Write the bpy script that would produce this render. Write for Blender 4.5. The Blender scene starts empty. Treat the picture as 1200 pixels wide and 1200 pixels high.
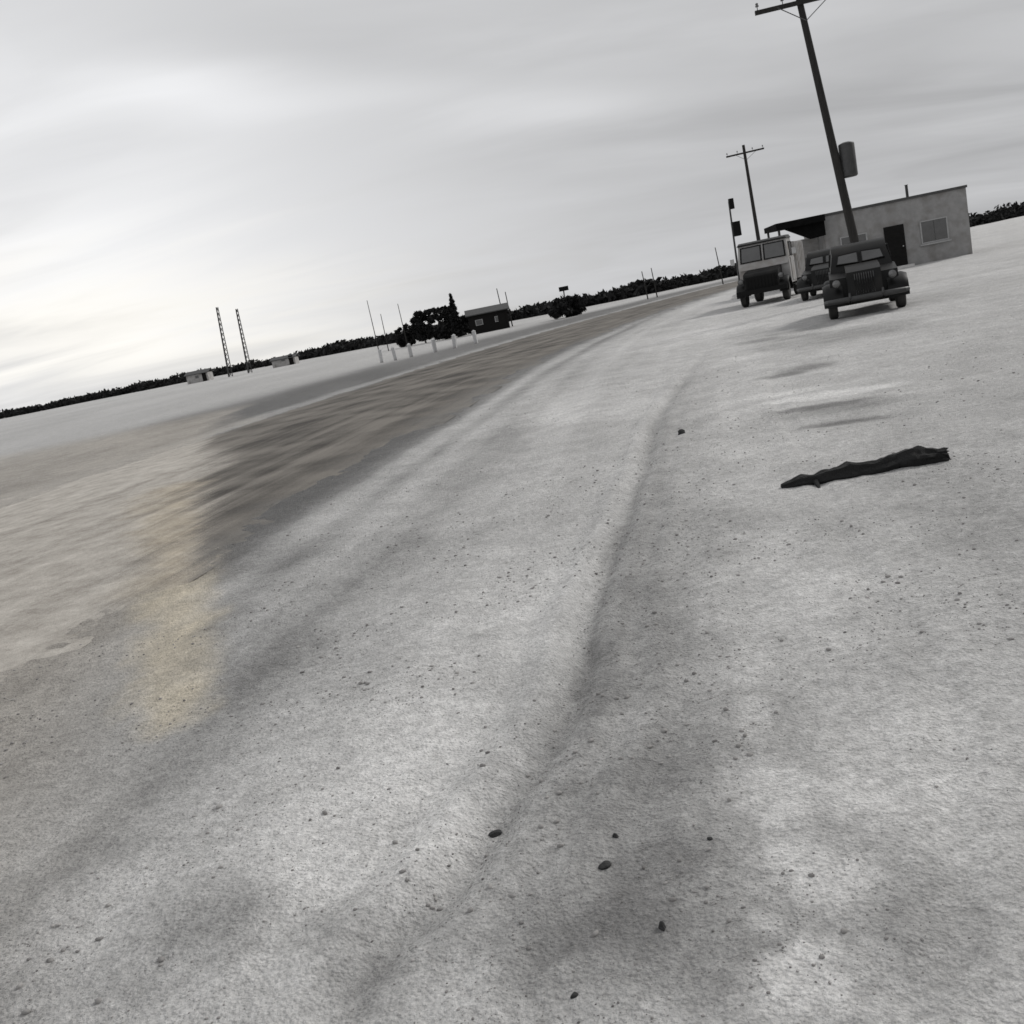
import bpy, bmesh, math, random
import numpy as np
from mathutils import Vector, Matrix

random.seed(7)
rng = np.random.default_rng(11)
sc = bpy.context.scene
C = sc.collection
R = math.radians

# ------------------------------------------------------------------ camera maths
FPX = 1200.0
ROLL, PITCH, CAMH = R(11.31), R(10.87), 1.65
_r0 = np.array([1, 0, 0.]); FWD = np.array([0, math.cos(PITCH), -math.sin(PITCH)]); _u0 = np.array([0, math.sin(PITCH), math.cos(PITCH)])
RGT = _r0 * math.cos(ROLL) - _u0 * math.sin(ROLL)
UPV = _u0 * math.cos(ROLL) + _r0 * math.sin(ROLL)
def ray(x, y): return (x - 600) / FPX * RGT - (y - 600) / FPX * UPV + FWD
def gp(x, y):                      # ground point under a photograph pixel
    d = ray(x, y); t = -CAMH / d[2]; return np.array([0, 0, CAMH]) + t * d
def ap(x, y, Y):                   # point at depth Y
    d = ray(x, y); return np.array([0, 0, CAMH]) + (Y / d[1]) * d

# ------------------------------------------------------------------ materials
def mat(name, col, rough=0.8, metal=0.0, var=0.25, scale=6.0, bump=0.0, spec=0.4, stretch=None, dirt=None):
    m = bpy.data.materials.new(name); m.use_nodes = True
    nt = m.node_tree; N = nt.nodes; L = nt.links
    b = N['Principled BSDF']
    b.inputs['Roughness'].default_value = rough; b.inputs['Metallic'].default_value = metal
    b.inputs['Specular IOR Level'].default_value = spec
    tc = N.new('ShaderNodeTexCoord'); mp = N.new('ShaderNodeMapping')
    if stretch: mp.inputs['Scale'].default_value = stretch
    L.new(tc.outputs['Object'], mp.inputs['Vector'])
    no = N.new('ShaderNodeTexNoise'); no.inputs['Scale'].default_value = scale
    no.inputs['Detail'].default_value = 6; no.inputs['Roughness'].default_value = 0.65
    L.new(mp.outputs[0], no.inputs['Vector'])
    rp = N.new('ShaderNodeValToRGB')
    lo = [c * (1 - var) for c in col]; hi = [min(1, c * (1 + var)) for c in col]
    rp.color_ramp.elements[0].position = 0.3; rp.color_ramp.elements[1].position = 0.7
    rp.color_ramp.elements[0].color = (*lo, 1); rp.color_ramp.elements[1].color = (*hi, 1)
    L.new(no.outputs['Fac'], rp.inputs[0])
    out = rp.outputs[0]
    if dirt:
        n2 = N.new('ShaderNodeTexNoise'); n2.inputs['Scale'].default_value = 1.7; n2.inputs['Detail'].default_value = 8
        L.new(tc.outputs['Object'], n2.inputs['Vector'])
        r2 = N.new('ShaderNodeMapRange'); r2.inputs[1].default_value = 0.48; r2.inputs[2].default_value = 0.68
        L.new(n2.outputs['Fac'], r2.inputs[0])
        mx = N.new('ShaderNodeMix'); mx.data_type = 'RGBA'
        L.new(r2.outputs[0], mx.inputs['Factor']); L.new(out, mx.inputs['A']); mx.inputs['B'].default_value = (*dirt, 1)
        out = mx.outputs['Result']
    L.new(out, b.inputs['Base Color'])
    if bump:
        bp = N.new('ShaderNodeBump'); bp.inputs['Strength'].default_value = bump; bp.inputs['Distance'].default_value = 0.02
        L.new(no.outputs['Fac'], bp.inputs['Height']); L.new(bp.outputs[0], b.inputs['Normal'])
    return m
def g(v, w=0.0): return (v * (1 + w), v, v * (1 - w))

M = {}
M['wood'] = mat('weathered_pole_wood', g(.022, .06), .95, scale=5, var=.45, stretch=(6, 6, .6), bump=.4)
M['steel'] = mat('dark_steel', g(.05), .5, .3, .2)
M['insul'] = mat('porcelain', g(.12), .3, 0, .1)
M['paint_pale'] = mat('pale_truck_paint', g(.36, .02), .45, 0, .12, 3, dirt=g(.25, .08))
M['paint_light'] = mat('light_truck_paint', g(.42, .02), .45, 0, .1, 3, dirt=g(.28, .08))
M['paint_dark'] = mat('dark_vehicle_paint', g(.006), .45, 0, .3, 3, spec=.2, dirt=g(.014, .1))
M['paint_grey'] = mat('grey_vehicle_paint', g(.21), .45, 0, .12, 3, dirt=g(.12, .08))
M['chrome'] = mat('dull_chrome', g(.4), .35, .8, .1)
M['black'] = mat('black_grille', g(.006), .6, 0, .2, spec=.15)
M['rubber'] = mat('tyre_rubber', g(.018), .85, 0, .25, 20, bump=.3, dirt=g(.05, .05))
M['hub'] = mat('wheel_hub_paint', g(.06), .5, .2, .2)
M['glass'] = mat('window_glass', g(.045), .10, 0, .3, 2.5, spec=1.0)
M['lamp'] = mat('headlamp_glass', g(.10), .12, 0, .3, 30, spec=.8)
M['wall'] = mat('pale_plank_wall', g(.38, .02), .85, 0, .18, 3, stretch=(1, 1, 6), bump=.3, dirt=g(.22, .05))
M['roof'] = mat('tarred_roof', g(.007), .95, 0, .3, 4, bump=.4, spec=.04)
M['darkwall'] = mat('dark_shed_wall', g(.013, .03), .95, 0, .3, 4, stretch=(1, 1, 5), bump=.4, spec=.08)
M['greyroof'] = mat('grey_tin_roof', g(.06), .7, .1, .2, 3)
M['trim'] = mat('white_trim', g(.32), .7, 0, .15, 6)
M['leafdark'] = mat('dark_foliage', g(.018), .9, 0, .5, 1.2, spec=.1)
M['leafmid'] = mat('brush_foliage', g(.022), .9, 0, .5, .6, spec=.1)
M['bark'] = mat('bark', g(.03, .05), .95, 0, .4, 8, bump=.5)
M['postwhite'] = mat('whitewashed_post', g(.5), .8, 0, .25, 8, dirt=g(.2, .06))
M['darkstone'] = mat('dark_stone', g(.03), .85, 0, .4, 25, bump=.6)
M['palestone'] = mat('pale_stone', g(.55, .02), .9, 0, .15, 8, bump=.5)
M['log'] = mat('charred_wood', g(.014), .9, 0, .5, 10, stretch=(8, 1, 8), bump=.8)
M['pebble'] = mat('pebbles', g(.27, .03), .95, 0, .55, 9.0, spec=.15)

# ------------------------------------------------------------------ mesh helpers
def link(name, bm, m, parent=None, smooth=False, bevel=0.0, seg=2):
    if bevel:
        es = [e for e in bm.edges if len(e.link_faces) == 2 and e.calc_face_angle(0) > 0.5]
        if es: bmesh.ops.bevel(bm, geom=es, offset=bevel, segments=seg, affect='EDGES', profile=.5)
    bmesh.ops.recalc_face_normals(bm, faces=bm.faces)
    me = bpy.data.meshes.new(name); bm.to_mesh(me); bm.free()
    me.materials.append(m)
    if smooth:
        me.polygons.foreach_set('use_smooth', [True] * len(me.polygons))
        try: me.set_sharp_from_angle(angle=R(40))
        except Exception: pass
    o = bpy.data.objects.new(name, me); C.objects.link(o)
    if parent: o.parent = parent
    return o
def raw(name, verts, faces, m, parent=None, smooth=False):
    me = bpy.data.meshes.new(name)
    verts = np.asarray(verts, np.float32); faces = np.asarray(faces, np.int32); k = faces.shape[1]
    me.vertices.add(len(verts)); me.vertices.foreach_set('co', verts.ravel())
    me.loops.add(faces.size); me.loops.foreach_set('vertex_index', faces.ravel())
    me.polygons.add(len(faces)); me.polygons.foreach_set('loop_start', np.arange(0, faces.size, k, dtype=np.int32))
    me.polygons.foreach_set('loop_total', np.full(len(faces), k, np.int32))
    if smooth: me.polygons.foreach_set('use_smooth', np.ones(len(faces), bool))
    me.update(calc_edges=True); me.validate()
    me.materials.append(m)
    o = bpy.data.objects.new(name, me); C.objects.link(o)
    if parent: o.parent = parent
    return o
def tag(o, label=None, cat=None, group=None, kind=None):
    for k, v in (('label', label), ('category', cat), ('group', group), ('kind', kind)):
        if v: o[k] = v
    return o
def thing(name, label, cat, loc, rz=0, group=None):
    o = bpy.data.objects.new(name, None); C.objects.link(o); o.empty_display_size = .2
    o.location = loc; o.rotation_euler = (0, 0, rz)
    return tag(o, label, cat, group)
def copy_tree(o, parent=None):
    c = o.copy(); C.objects.link(c)
    if parent: c.parent = parent
    for ch in [q for q in o.children]: copy_tree(ch, c)
    return c
def box(bm, x0, x1, y0, y1, z0, z1):
    v = [bm.verts.new(p) for p in ((x0, y0, z0), (x1, y0, z0), (x1, y1, z0), (x0, y1, z0), (x0, y0, z1), (x1, y0, z1), (x1, y1, z1), (x0, y1, z1))]
    for f in ((0, 3, 2, 1), (4, 5, 6, 7), (0, 1, 5, 4), (1, 2, 6, 5), (2, 3, 7, 6), (3, 0, 4, 7)): bm.faces.new([v[i] for i in f])
    return bm
def bx(*a): return box(bmesh.new(), *a)
def tube(bm, pts, rads, n=10):
    pts = [Vector(p) for p in pts]; rings = []
    for i, p in enumerate(pts):
        d = (pts[min(i + 1, len(pts) - 1)] - pts[max(i - 1, 0)]).normalized()
        a = d.cross(Vector((0, 0, 1)));
        if a.length < 1e-3: a = d.cross(Vector((1, 0, 0)))
        a.normalize(); b = d.cross(a)
        rings.append([bm.verts.new(p + (a * math.cos(2 * math.pi * k / n) + b * math.sin(2 * math.pi * k / n)) * rads[i]) for k in range(n)])
    for r1, r2 in zip(rings, rings[1:]):
        for k in range(n): bm.faces.new((r1[k], r1[(k + 1) % n], r2[(k + 1) % n], r2[k]))
    bm.faces.new(rings[0][::-1]); bm.faces.new(rings[-1])
    return bm
def tb(pts, rads, n=10): return tube(bmesh.new(), pts, rads, n)
def prism(bm, prof, x0, x1, taper=1.0, ztap=None):
    """side profile (y,z) extruded across x; above ztap the width narrows by taper"""
    def X(x, z):
        if ztap is not None and z > ztap + 1e-6: return x * taper
        return x
    a = [bm.verts.new((X(x0, z), y, z)) for y, z in prof]; b = [bm.verts.new((X(x1, z), y, z)) for y, z in prof]
    n = len(prof)
    for i in range(n): bm.faces.new((a[i], a[(i + 1) % n], b[(i + 1) % n], b[i]))
    bm.faces.new(a[::-1]); bm.faces.new(b)
    return bm
def lathe_x(bm, prof, cx, cy, cz, n=24):
    """(x offset, radius) profile turned round the x axis"""
    rings = []
    for x, r in prof:
        rings.append([bm.verts.new((cx + x, cy + r * math.cos(2 * math.pi * k / n), cz + r * math.sin(2 * math.pi * k / n))) for k in range(n)])
    for r1, r2 in zip(rings, rings[1:]):
        for k in range(n): bm.faces.new((r1[k], r1[(k + 1) % n], r2[(k + 1) % n], r2[k]))
    bm.faces.new(rings[0][::-1]); bm.faces.new(rings[-1])
    return bm
def lathe_y(bm, prof, cx, cy, cz, n=20):
    rings = []
    for y, r in prof:
        rings.append([bm.verts.new((cx + r * math.cos(2 * math.pi * k / n), cy + y, cz + r * math.sin(2 * math.pi * k / n))) for k in range(n)])
    for r1, r2 in zip(rings, rings[1:]):
        for k in range(n): bm.faces.new((r1[k], r1[(k + 1) % n], r2[(k + 1) % n], r2[k]))
    bm.faces.new(rings[0][::-1]); bm.faces.new(rings[-1])
    return bm

# ------------------------------------------------------------------ numeric noise
def vnoise(x, y, seed=0):
    xi = np.floor(x).astype(np.int64); yi = np.floor(y).astype(np.int64); xf = x - xi; yf = y - yi
    def h(a, b):
        n = (a * 374761393 + b * 668265263 + seed * 982451653) & 0xffffffff
        n = ((n ^ (n >> 13)) * 1274126177) & 0xffffffff
        return ((n ^ (n >> 16)) & 0xffff) / 65535.0
    u = xf * xf * (3 - 2 * xf); v = yf * yf * (3 - 2 * yf)
    return (h(xi, yi) * (1 - u) + h(xi + 1, yi) * u) * (1 - v) + (h(xi, yi + 1) * (1 - u) + h(xi + 1, yi + 1) * u) * v
def fbm(x, y, seed=0, o=4, gain=.5):
    s = 0; a = 1; t = 0
    for i in range(o):
        s = s + a * (vnoise(x * 2 ** i + 17.3 * i, y * 2 ** i - 9.1 * i, seed + i) - .5); t += a; a *= gain
    return s / t * 2                                   # about -1..1
def sstep(a, b, x):
    t = np.clip((x - a) / (b - a), 0, 1); return t * t * (3 - 2 * t)
def catmull(P, n=24):
    P = np.asarray(P, float); Q = np.vstack([2 * P[0] - P[1], P, 2 * P[-1] - P[-2]]); out = []
    for i in range(1, len(Q) - 2):
        for t in np.linspace(0, 1, n, endpoint=False):
            p0, p1, p2, p3 = Q[i - 1], Q[i], Q[i + 1], Q[i + 2]
            out.append(.5 * ((2 * p1) + (-p0 + p2) * t + (2 * p0 - 5 * p1 + 4 * p2 - p3) * t ** 2 + (-p0 + 3 * p1 - 3 * p2 + p3) * t ** 3))
    out.append(P[-1]); return np.array(out)
def dist_line(px, py, L):
    """signed distance (positive on the right of the travel direction) and arc length"""
    best = np.full(px.shape, 1e9); sg = np.zeros(px.shape); arc = np.zeros(px.shape); s0 = 0
    for a, b in zip(L[:-1], L[1:]):
        d = b - a; l = math.hypot(*d)
        if l < 1e-6: continue
        t = np.clip(((px - a[0]) * d[0] + (py - a[1]) * d[1]) / l ** 2, 0, 1)
        qx = px - a[0] - t * d[0]; qy = py - a[1] - t * d[1]; q = qx * qx + qy * qy
        m = q < best
        best = np.where(m, q, best); sg = np.where(m, np.sign(qx * d[1] - qy * d[0]), sg); arc = np.where(m, s0 + t * l, arc); s0 += l
    return np.sqrt(best) * np.where(sg == 0, 1, sg), arc

# ------------------------------------------------------------------ road lines
NEAR = catmull([(-6.6, -20), (-5.6, -4), (-4.5, 5), (-3.6, 9.5), (-2.9, 13), (-2.2, 16.5), (-1.2, 22), (.9, 31.5), (5.0, 46), (10.5, 62), (19, 82), (34, 112), (62, 160)], 10)
NEAR[:, 0] += .65
_t = np.gradient(NEAR, axis=0); _t /= np.linalg.norm(_t, axis=1)[:, None]
ROADW = 7.6
_w = ROADW + 0 * _t[:, :1]
FAR = NEAR + np.stack([-_t[:, 1], _t[:, 0]], 1) * _w
RUTS = catmull([gp(*p)[:2] for p in ((385, 1290), (450, 1130), (530, 1040), (600, 940), (640, 885), (664, 830), (690, 750), (718, 645), (755, 555), (772, 490), (815, 430), (850, 380))], 12)
_rt = np.gradient(RUTS, axis=0); _rt /= np.linalg.norm(_rt, axis=1)[:, None]

def bleach_mask(x, y):
    # made-up pale sand over the road, put in for a bleached tone
    a = np.array(gp(240, 640)[:2]); b = np.array(gp(284, 470)[:2]); d = (b - a) / np.linalg.norm(b - a)
    q = -((x - a[0]) * d[1] - (y - a[1]) * d[0])
    q = q + (.10 * np.hypot(x, y)) * .55 * fbm(x * .45, y * .13, 191, 4)
    u = (x - a[0]) * d[0] + (y - a[1]) * d[1]
    return sstep(-.4, 1.1, q) * sstep(15, 11, q) * sstep(38, 28, u)
def ground_fields(x, y, fine=True):
    r = np.hypot(x, y)
    dn, s = dist_line(x, y, NEAR)                      # + right of the road's near edge
    df, _ = dist_line(x, y, FAR)
    edge = .25 * fbm(x * .9, y * .35, 3) + .12 * fbm(x * 4, y * 2.5, 5)
    onroad = sstep(.0, .35, -(dn + edge)) * sstep(.0, .35, df + edge)
    h = .035 * fbm(x * .33, y * .33, 21, 3) + .018 * fbm(x * 1.3, y * 1.3, 24, 3) + .014 * fbm(x * 6, y * 6, 28, 4, .6)
    h = h * sstep(200, 20, r) + .25 * fbm(x * .02, y * .02, 41, 3) * sstep(25, 120, np.abs(dn))
    bleach = bleach_mask(x, y)
    right = sstep(2, 6, x - .12 * y) * sstep(5, 9, y) * sstep(34, 22, y)
    h += right * (.05 * np.maximum(0, fbm(x * .8, y * 1.2, 61, 3)) - .05 * np.maximum(0, fbm(x * .7 + 9, y * 1.0, 67, 3)))
    # wheel ruts
    dr, sr = dist_line(x, y, RUTS)
    wob = .05 * fbm(sr * .9, sr * 0 + 3, 71, 2)
    fade = sstep(0.0, .8, sr) * sstep(26, 10, sr)
    for off, dep, wd in ((0, .046, .085), (.21, .026, .07), (1.42, .012, .06), (-.34, .008, .07), (.45, .010, .10)):
        q = dr - off - wob
        h += fade * (-dep * np.exp(-(q / wd) ** 2) + dep * .45 * np.exp(-((np.abs(q) - 2.1 * wd) / (wd * .8)) ** 2))
    # low wheel grooves running along the road's edge
    lane = sstep(.1, .8, dn) * sstep(7, 2.5, dn) * sstep(150, 60, r)
    h += lane * .025 * fbm(dn * 1.9 + .4 * fbm(s * .05, dn * 0, 81, 2), s * .035, 83, 3)
    # axes of the made-up tan strip by the roadside
    tx, ty = gp(228, 700)[:2]
    ax = np.array(gp(240, 570)[:2]) - np.array(gp(212, 850)[:2]); ax /= np.linalg.norm(ax)
    tan_s = (x - tx) * ax[0] + (y - ty) * ax[1]; tan_d = (x - tx) * -ax[1] + (y - ty) * ax[0]
    h = h * (1 - onroad) + onroad * -.05 + (1 - onroad) * .018
    return h, dn, df, s, dr, sr, onroad

# tone of the loose surface: pale sand, dark gravel, hand-set lighter and darker patches
PATCH = [  # (pixel x, y, radius m across, radius m along sight, change)
    (430, 900, .55, .8, .11), (520, 860, .3, .5, .08), (380, 1010, .35, .4, .12), (560, 760, .4, .8, .05), (260, 1090, .2, .2, -.10), (300, 1180, .25, .2, .08),
    (480, 1180, .22, .16, .06), (420, 1130, .12, .30, -.07), (700, 1120, .25, .3, -.09), (820, 1080, .25, .35, -.12), (760, 950, .35, .45, -.08),
    (905, 930, .12, .22, .16), (935, 1150, .10, .12, .22), (980, 1040, .10, .14, .14), (925, 1010, .08, .10, .16), (885, 850, .07, .2, .12), (900, 1090, .05, .06, .12), (1010, 940, .1, .14, .1), (880, 780, .1, .25, .08), (470, 1000, .3, .5, .06), (620, 700, .3, .9, .06),
    (760, 720, .25, 1.0, -.07), (700, 800, .12, .6, -.08), (840, 640, .7, 1.0, -.05), (900, 700, .5, .9, .04), (970, 640, .5, .8, .06),
    (290, 760, .4, 1.2, -.08), (280, 660, .8, .7, -.09), (400, 660, 1.0, 1.2, -.03), (905, 464, .7, .3, .10), (975, 462, .75, .25, .24), (915, 441, .35, .22, -.2), (945, 432, .4, .25, -.16), (965, 477, .6, .22, -.22), (985, 496, .4, .16, -.2), (890, 400, .6, .5, -.12), (930, 396, .5, .4, -.1), (950, 385, 1.2, .6, -.08), (870, 420, .5, .4, .06),
    (985, 480, .8, .3, -.12), (985, 395, 1.4, 1.5, -.12), (960, 500, 1.3, .8, -.03), (780, 400, 4, 3, .04), (700, 470, 1.2, 2.5, .05), (640, 480, .4, 5, .05),
    (1060, 900, .4, .5, .04), (1100, 600, 1.0, 1.2, -.05), (1120, 1080, .25, .25, -.07), (80, 900, .5, .6, -.05), (100, 1080, .3, .3, .06), (850, 345, 3, 4, -.05)]
def tan_mask(x, y):  # made-up tan sand strip, put in for a stain-like tone
    ln = catmull([np.array(gp(p, q)[:2]) for p, q in ((212, 575), (204, 650), (203, 740), (200, 850))], 6)
    dt, _ = dist_line(x, y, ln)
    k = sstep(1.7, .2, np.abs(dt) / (.033 * np.hypot(x, y)) + .95 * fbm(x * 2.2, y * 1.3, 171, 6, .65))
    return k * (.8 + .2 * fbm(x * 6, y * 3, 177, 4))
def ground_tone(x, y):
    h, dn, df, s, dr, sr, onroad = ground_fields(x, y)
    t = .525 + .05 * fbm(x * .5, y * .5, 101, 4) + .045 * fbm(x * 2.6, y * 2.1, 107, 4) + .07 * fbm(x * 11, y * 9, 109, 4, .7) * sstep(14, 4, np.hypot(x, y))
    for px, py, ra, rs, am in PATCH:
        c = gp(px, py); b = math.atan2(c[0], c[1]); dx = x - c[0]; dy = y - c[1]
        u = dx * math.cos(b) - dy * math.sin(b); v = dx * math.sin(b) + dy * math.cos(b)
        wz = .35 * fbm(x / ra * .9, y / ra * .9, int(px), 3)
        t = t + 1.35 * am * sstep(1.5, .4, np.sqrt((u / ra) ** 2 + (v / rs) ** 2) + wz)
    fade = sstep(0.0, .8, sr) * sstep(24, 9, sr)
    # dark gravel right of the rut; the rut's own shade painted in too
    t -= .12 * fade * sstep(-.10, .14, dr) * sstep(.85, .2, dr + .3 * fbm(x * 2, y * 2, 131, 3))
    t -= .13 * fade * np.exp(-(dr / .07) ** 2) + .05 * fade * np.exp(-((dr - .16) / .05) ** 2)
    # tyre tracks along the road
    lane = sstep(9, 2, np.abs(dn)) * sstep(200, 60, np.hypot(x, y))
    t += lane * .17 * fbm(dn * 1.7 + .5 * fbm(s * .06, dn * .2, 141, 2), s * .03, 143, 4)
    t -= .20 * sstep(3.0, .0, dn + 1.3 * fbm(dn * 2.2, s * .045, 161, 4)) * sstep(-.5, .1, dn)
    # broad tyre bands either side of the rut close by
    nr = sstep(7, 2.5, np.hypot(x, y))
    for off, wd, am in ((-.04, .07, -.05), (-.28, .08, -.05), (.2, .06, .045), (-.55, .1, .04), (.42, .12, -.05)):
        q = dr - off - .05 * fbm(sr * 1.1, sr * 0 + off, 165, 2); t += nr * am * np.exp(-(q / wd) ** 2) * (.7 + .6 * fbm(x * 5, y * 5, 167, 3))
    # lighter and darker streaks, drawn out across the slope further off
    mid = sstep(4, 9, np.hypot(x, y)) * sstep(70, 30, np.hypot(x, y)) * sstep(0, 3, dn)
    t += mid * .075 * fbm(x * .45, y * .75, 169, 5, .6)
    dk = sstep(.85, .05, dn + .5 * fbm(dn * 2.0, s * .06, 163, 4)) * .85
    t = t * (1 - dk) + .13 * dk
    # beyond the road: a dark ditch between pale verges
    far = -df
    e = far + .8 * fbm(x * .12, y * .06, 151, 3)
    t = np.where(df < 0, .36 - .17 * sstep(.8, 2.0, e) * sstep(12, 7, e) + .1 * sstep(8, 16, e) + .06 * fbm(x * .2, y * .06, 157, 4), t)
    t = np.clip(t, .08, .74)
    col = np.stack([t * 1.012, t, t * .982], -1)
    # bleached tone on the road and tan strip beside it, both added as sand
    bleach_f = bleach_mask(x, y) * sstep(3.5, 1.0, dn)
    pale = np.array([.44, .41, .37]) * (1 + .22 * fbm(x * .8, y * .35, 197, 4))[..., None]
    col = col * (1 - .8 * bleach_f[..., None]) + pale * .8 * bleach_f[..., None]
    k = tan_mask(x, y)
    tan = np.array([.60, .535, .42]) * (1 + .3 * fbm(x * 7, y * 2.5, 173, 4))[..., None]
    col = col * (1 - .92 * k[..., None]) + tan * .92 * k[..., None]
    return h, col

def ground_mat():
    m = bpy.data.materials.new('gravelly_sand'); m.use_nodes = True
    nt = m.node_tree; N = nt.nodes; L = nt.links; b = N['Principled BSDF']
    b.inputs['Roughness'].default_value = .95; b.inputs['Specular IOR Level'].default_value = .15
    at = N.new('ShaderNodeAttribute'); at.attribute_name = 'Col'
    tc = N.new('ShaderNodeTexCoord')
    def noise(scale, detail=4, rough=.6):
        n = N.new('ShaderNodeTexNoise'); n.inputs['Scale'].default_value = scale; n.inputs['Detail'].default_value = detail
        n.inputs['Roughness'].default_value = rough; L.new(tc.outputs['Object'], n.inputs['Vector']); return n
    def mr(src, a, b_, c, d):
        q = N.new('ShaderNodeMapRange'); q.inputs[1].default_value = a; q.inputs[2].default_value = b_; q.inputs[3].default_value = c; q.inputs[4].default_value = d
        L.new(src, q.inputs[0]); return q.outputs[0]
    def mul(a, b_):
        q = N.new('ShaderNodeMath'); q.operation = 'MULTIPLY'; L.new(a, q.inputs[0]); L.new(b_, q.inputs[1]); return q.outputs[0]
    def add(a, b_):
        q = N.new('ShaderNodeMath'); q.operation = 'ADD'; L.new(a, q.inputs[0]); L.new(b_, q.inputs[1]); return q.outputs[0]
    n1 = noise(2.2, 8, .7); n2 = noise(22, 5, .7); n3 = noise(120, 4, .75)
    vo = N.new('ShaderNodeTexVoronoi'); vo.inputs['Scale'].default_value = 60; L.new(tc.outputs['Object'], vo.inputs['Vector'])
    f = mul(mul(mr(n1.outputs['Fac'], .3, .7, .82, 1.16), mr(n2.outputs['Fac'], .3, .7, .74, 1.25)), mr(n3.outputs['Fac'], .3, .7, .78, 1.2))
    # scattered dark grit, thicker in some places than others
    grit = mul(mr(vo.outputs['Distance'], .12, .22, 1, 0), mr(n1.outputs['Fac'], .45, .65, 0, .5))
    inv = N.new('ShaderNodeMath'); inv.operation = 'SUBTRACT'; inv.inputs[0].default_value = 1; L.new(grit, inv.inputs[1])
    f = mul(f, inv.outputs[0])
    mx = N.new('ShaderNodeVectorMath'); mx.operation = 'SCALE'; L.new(at.outputs['Color'], mx.inputs[0]); L.new(f, mx.inputs['Scale'])
    L.new(mx.outputs[0], b.inputs['Base Color'])
    hsum = add(add(mul(n2.outputs['Fac'], mr(n1.outputs['Fac'], .2, .8, .6, 1.4)), mr(n3.outputs['Fac'], 0, 1, 0, .35)), mr(vo.outputs['Distance'], 0, .6, .35, 0))
    bp = N.new('ShaderNodeBump'); bp.inputs['Strength'].default_value = 1.0; bp.inputs['Distance'].default_value = .028
    L.new(hsum, bp.inputs['Height']); L.new(bp.outputs[0], b.inputs['Normal'])
    return m

def build_ground():
    ra = [.35]
    while ra[-1] < 45: ra.append(ra[-1] * 1.009)
    while ra[-1] < 6000: ra.append(ra[-1] * 1.045)
    ra = np.array(ra)
    th = np.concatenate([np.arange(-62, 62, .2), np.arange(62, 298, 3.0)])
    th = np.radians(th); n = len(th)
    X = ra[:, None] * np.sin(th)[None]; Y = ra[:, None] * np.cos(th)[None]
    h, col = ground_tone(X.ravel(), Y.ravel())
    V = np.stack([X.ravel(), Y.ravel(), h], 1)
    i = np.arange(len(ra) - 1)[:, None] * n; k = np.arange(n)[None]; k2 = (k + 1) % n
    F = np.stack([i + k, i + k2, i + n + k2, i + n + k], -1).reshape(-1, 4)[:, ::-1]
    # close the middle with a ring squeezed to a point
    c = len(V); V = np.vstack([V, [0, 0, h[:n].mean()]]); col = np.vstack([col, col[:n].mean(0)])
    o = raw('ground', V, F, ground_mat(), None, True)
    ca = o.data.color_attributes.new('Col', 'FLOAT_COLOR', 'POINT')
    ca.data.foreach_set('color', np.hstack([col, np.ones((len(col), 1))]).astype(np.float32).ravel())
    bm = bmesh.new(); bm.from_mesh(o.data); bm.verts.ensure_lookup_table()
    cv = bm.verts[c]
    for q in range(n): bm.faces.new((bm.verts[(q + 1) % n], bm.verts[q], cv)).smooth = True
    bmesh.ops.recalc_face_normals(bm, faces=bm.faces)
    if sum(f.normal.z for f in list(bm.faces)[:50]) < 0: bmesh.ops.reverse_faces(bm, faces=bm.faces)
    bm.to_mesh(o.data); bm.free()
    o['kind'] = 'structure'
build_ground()

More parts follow.
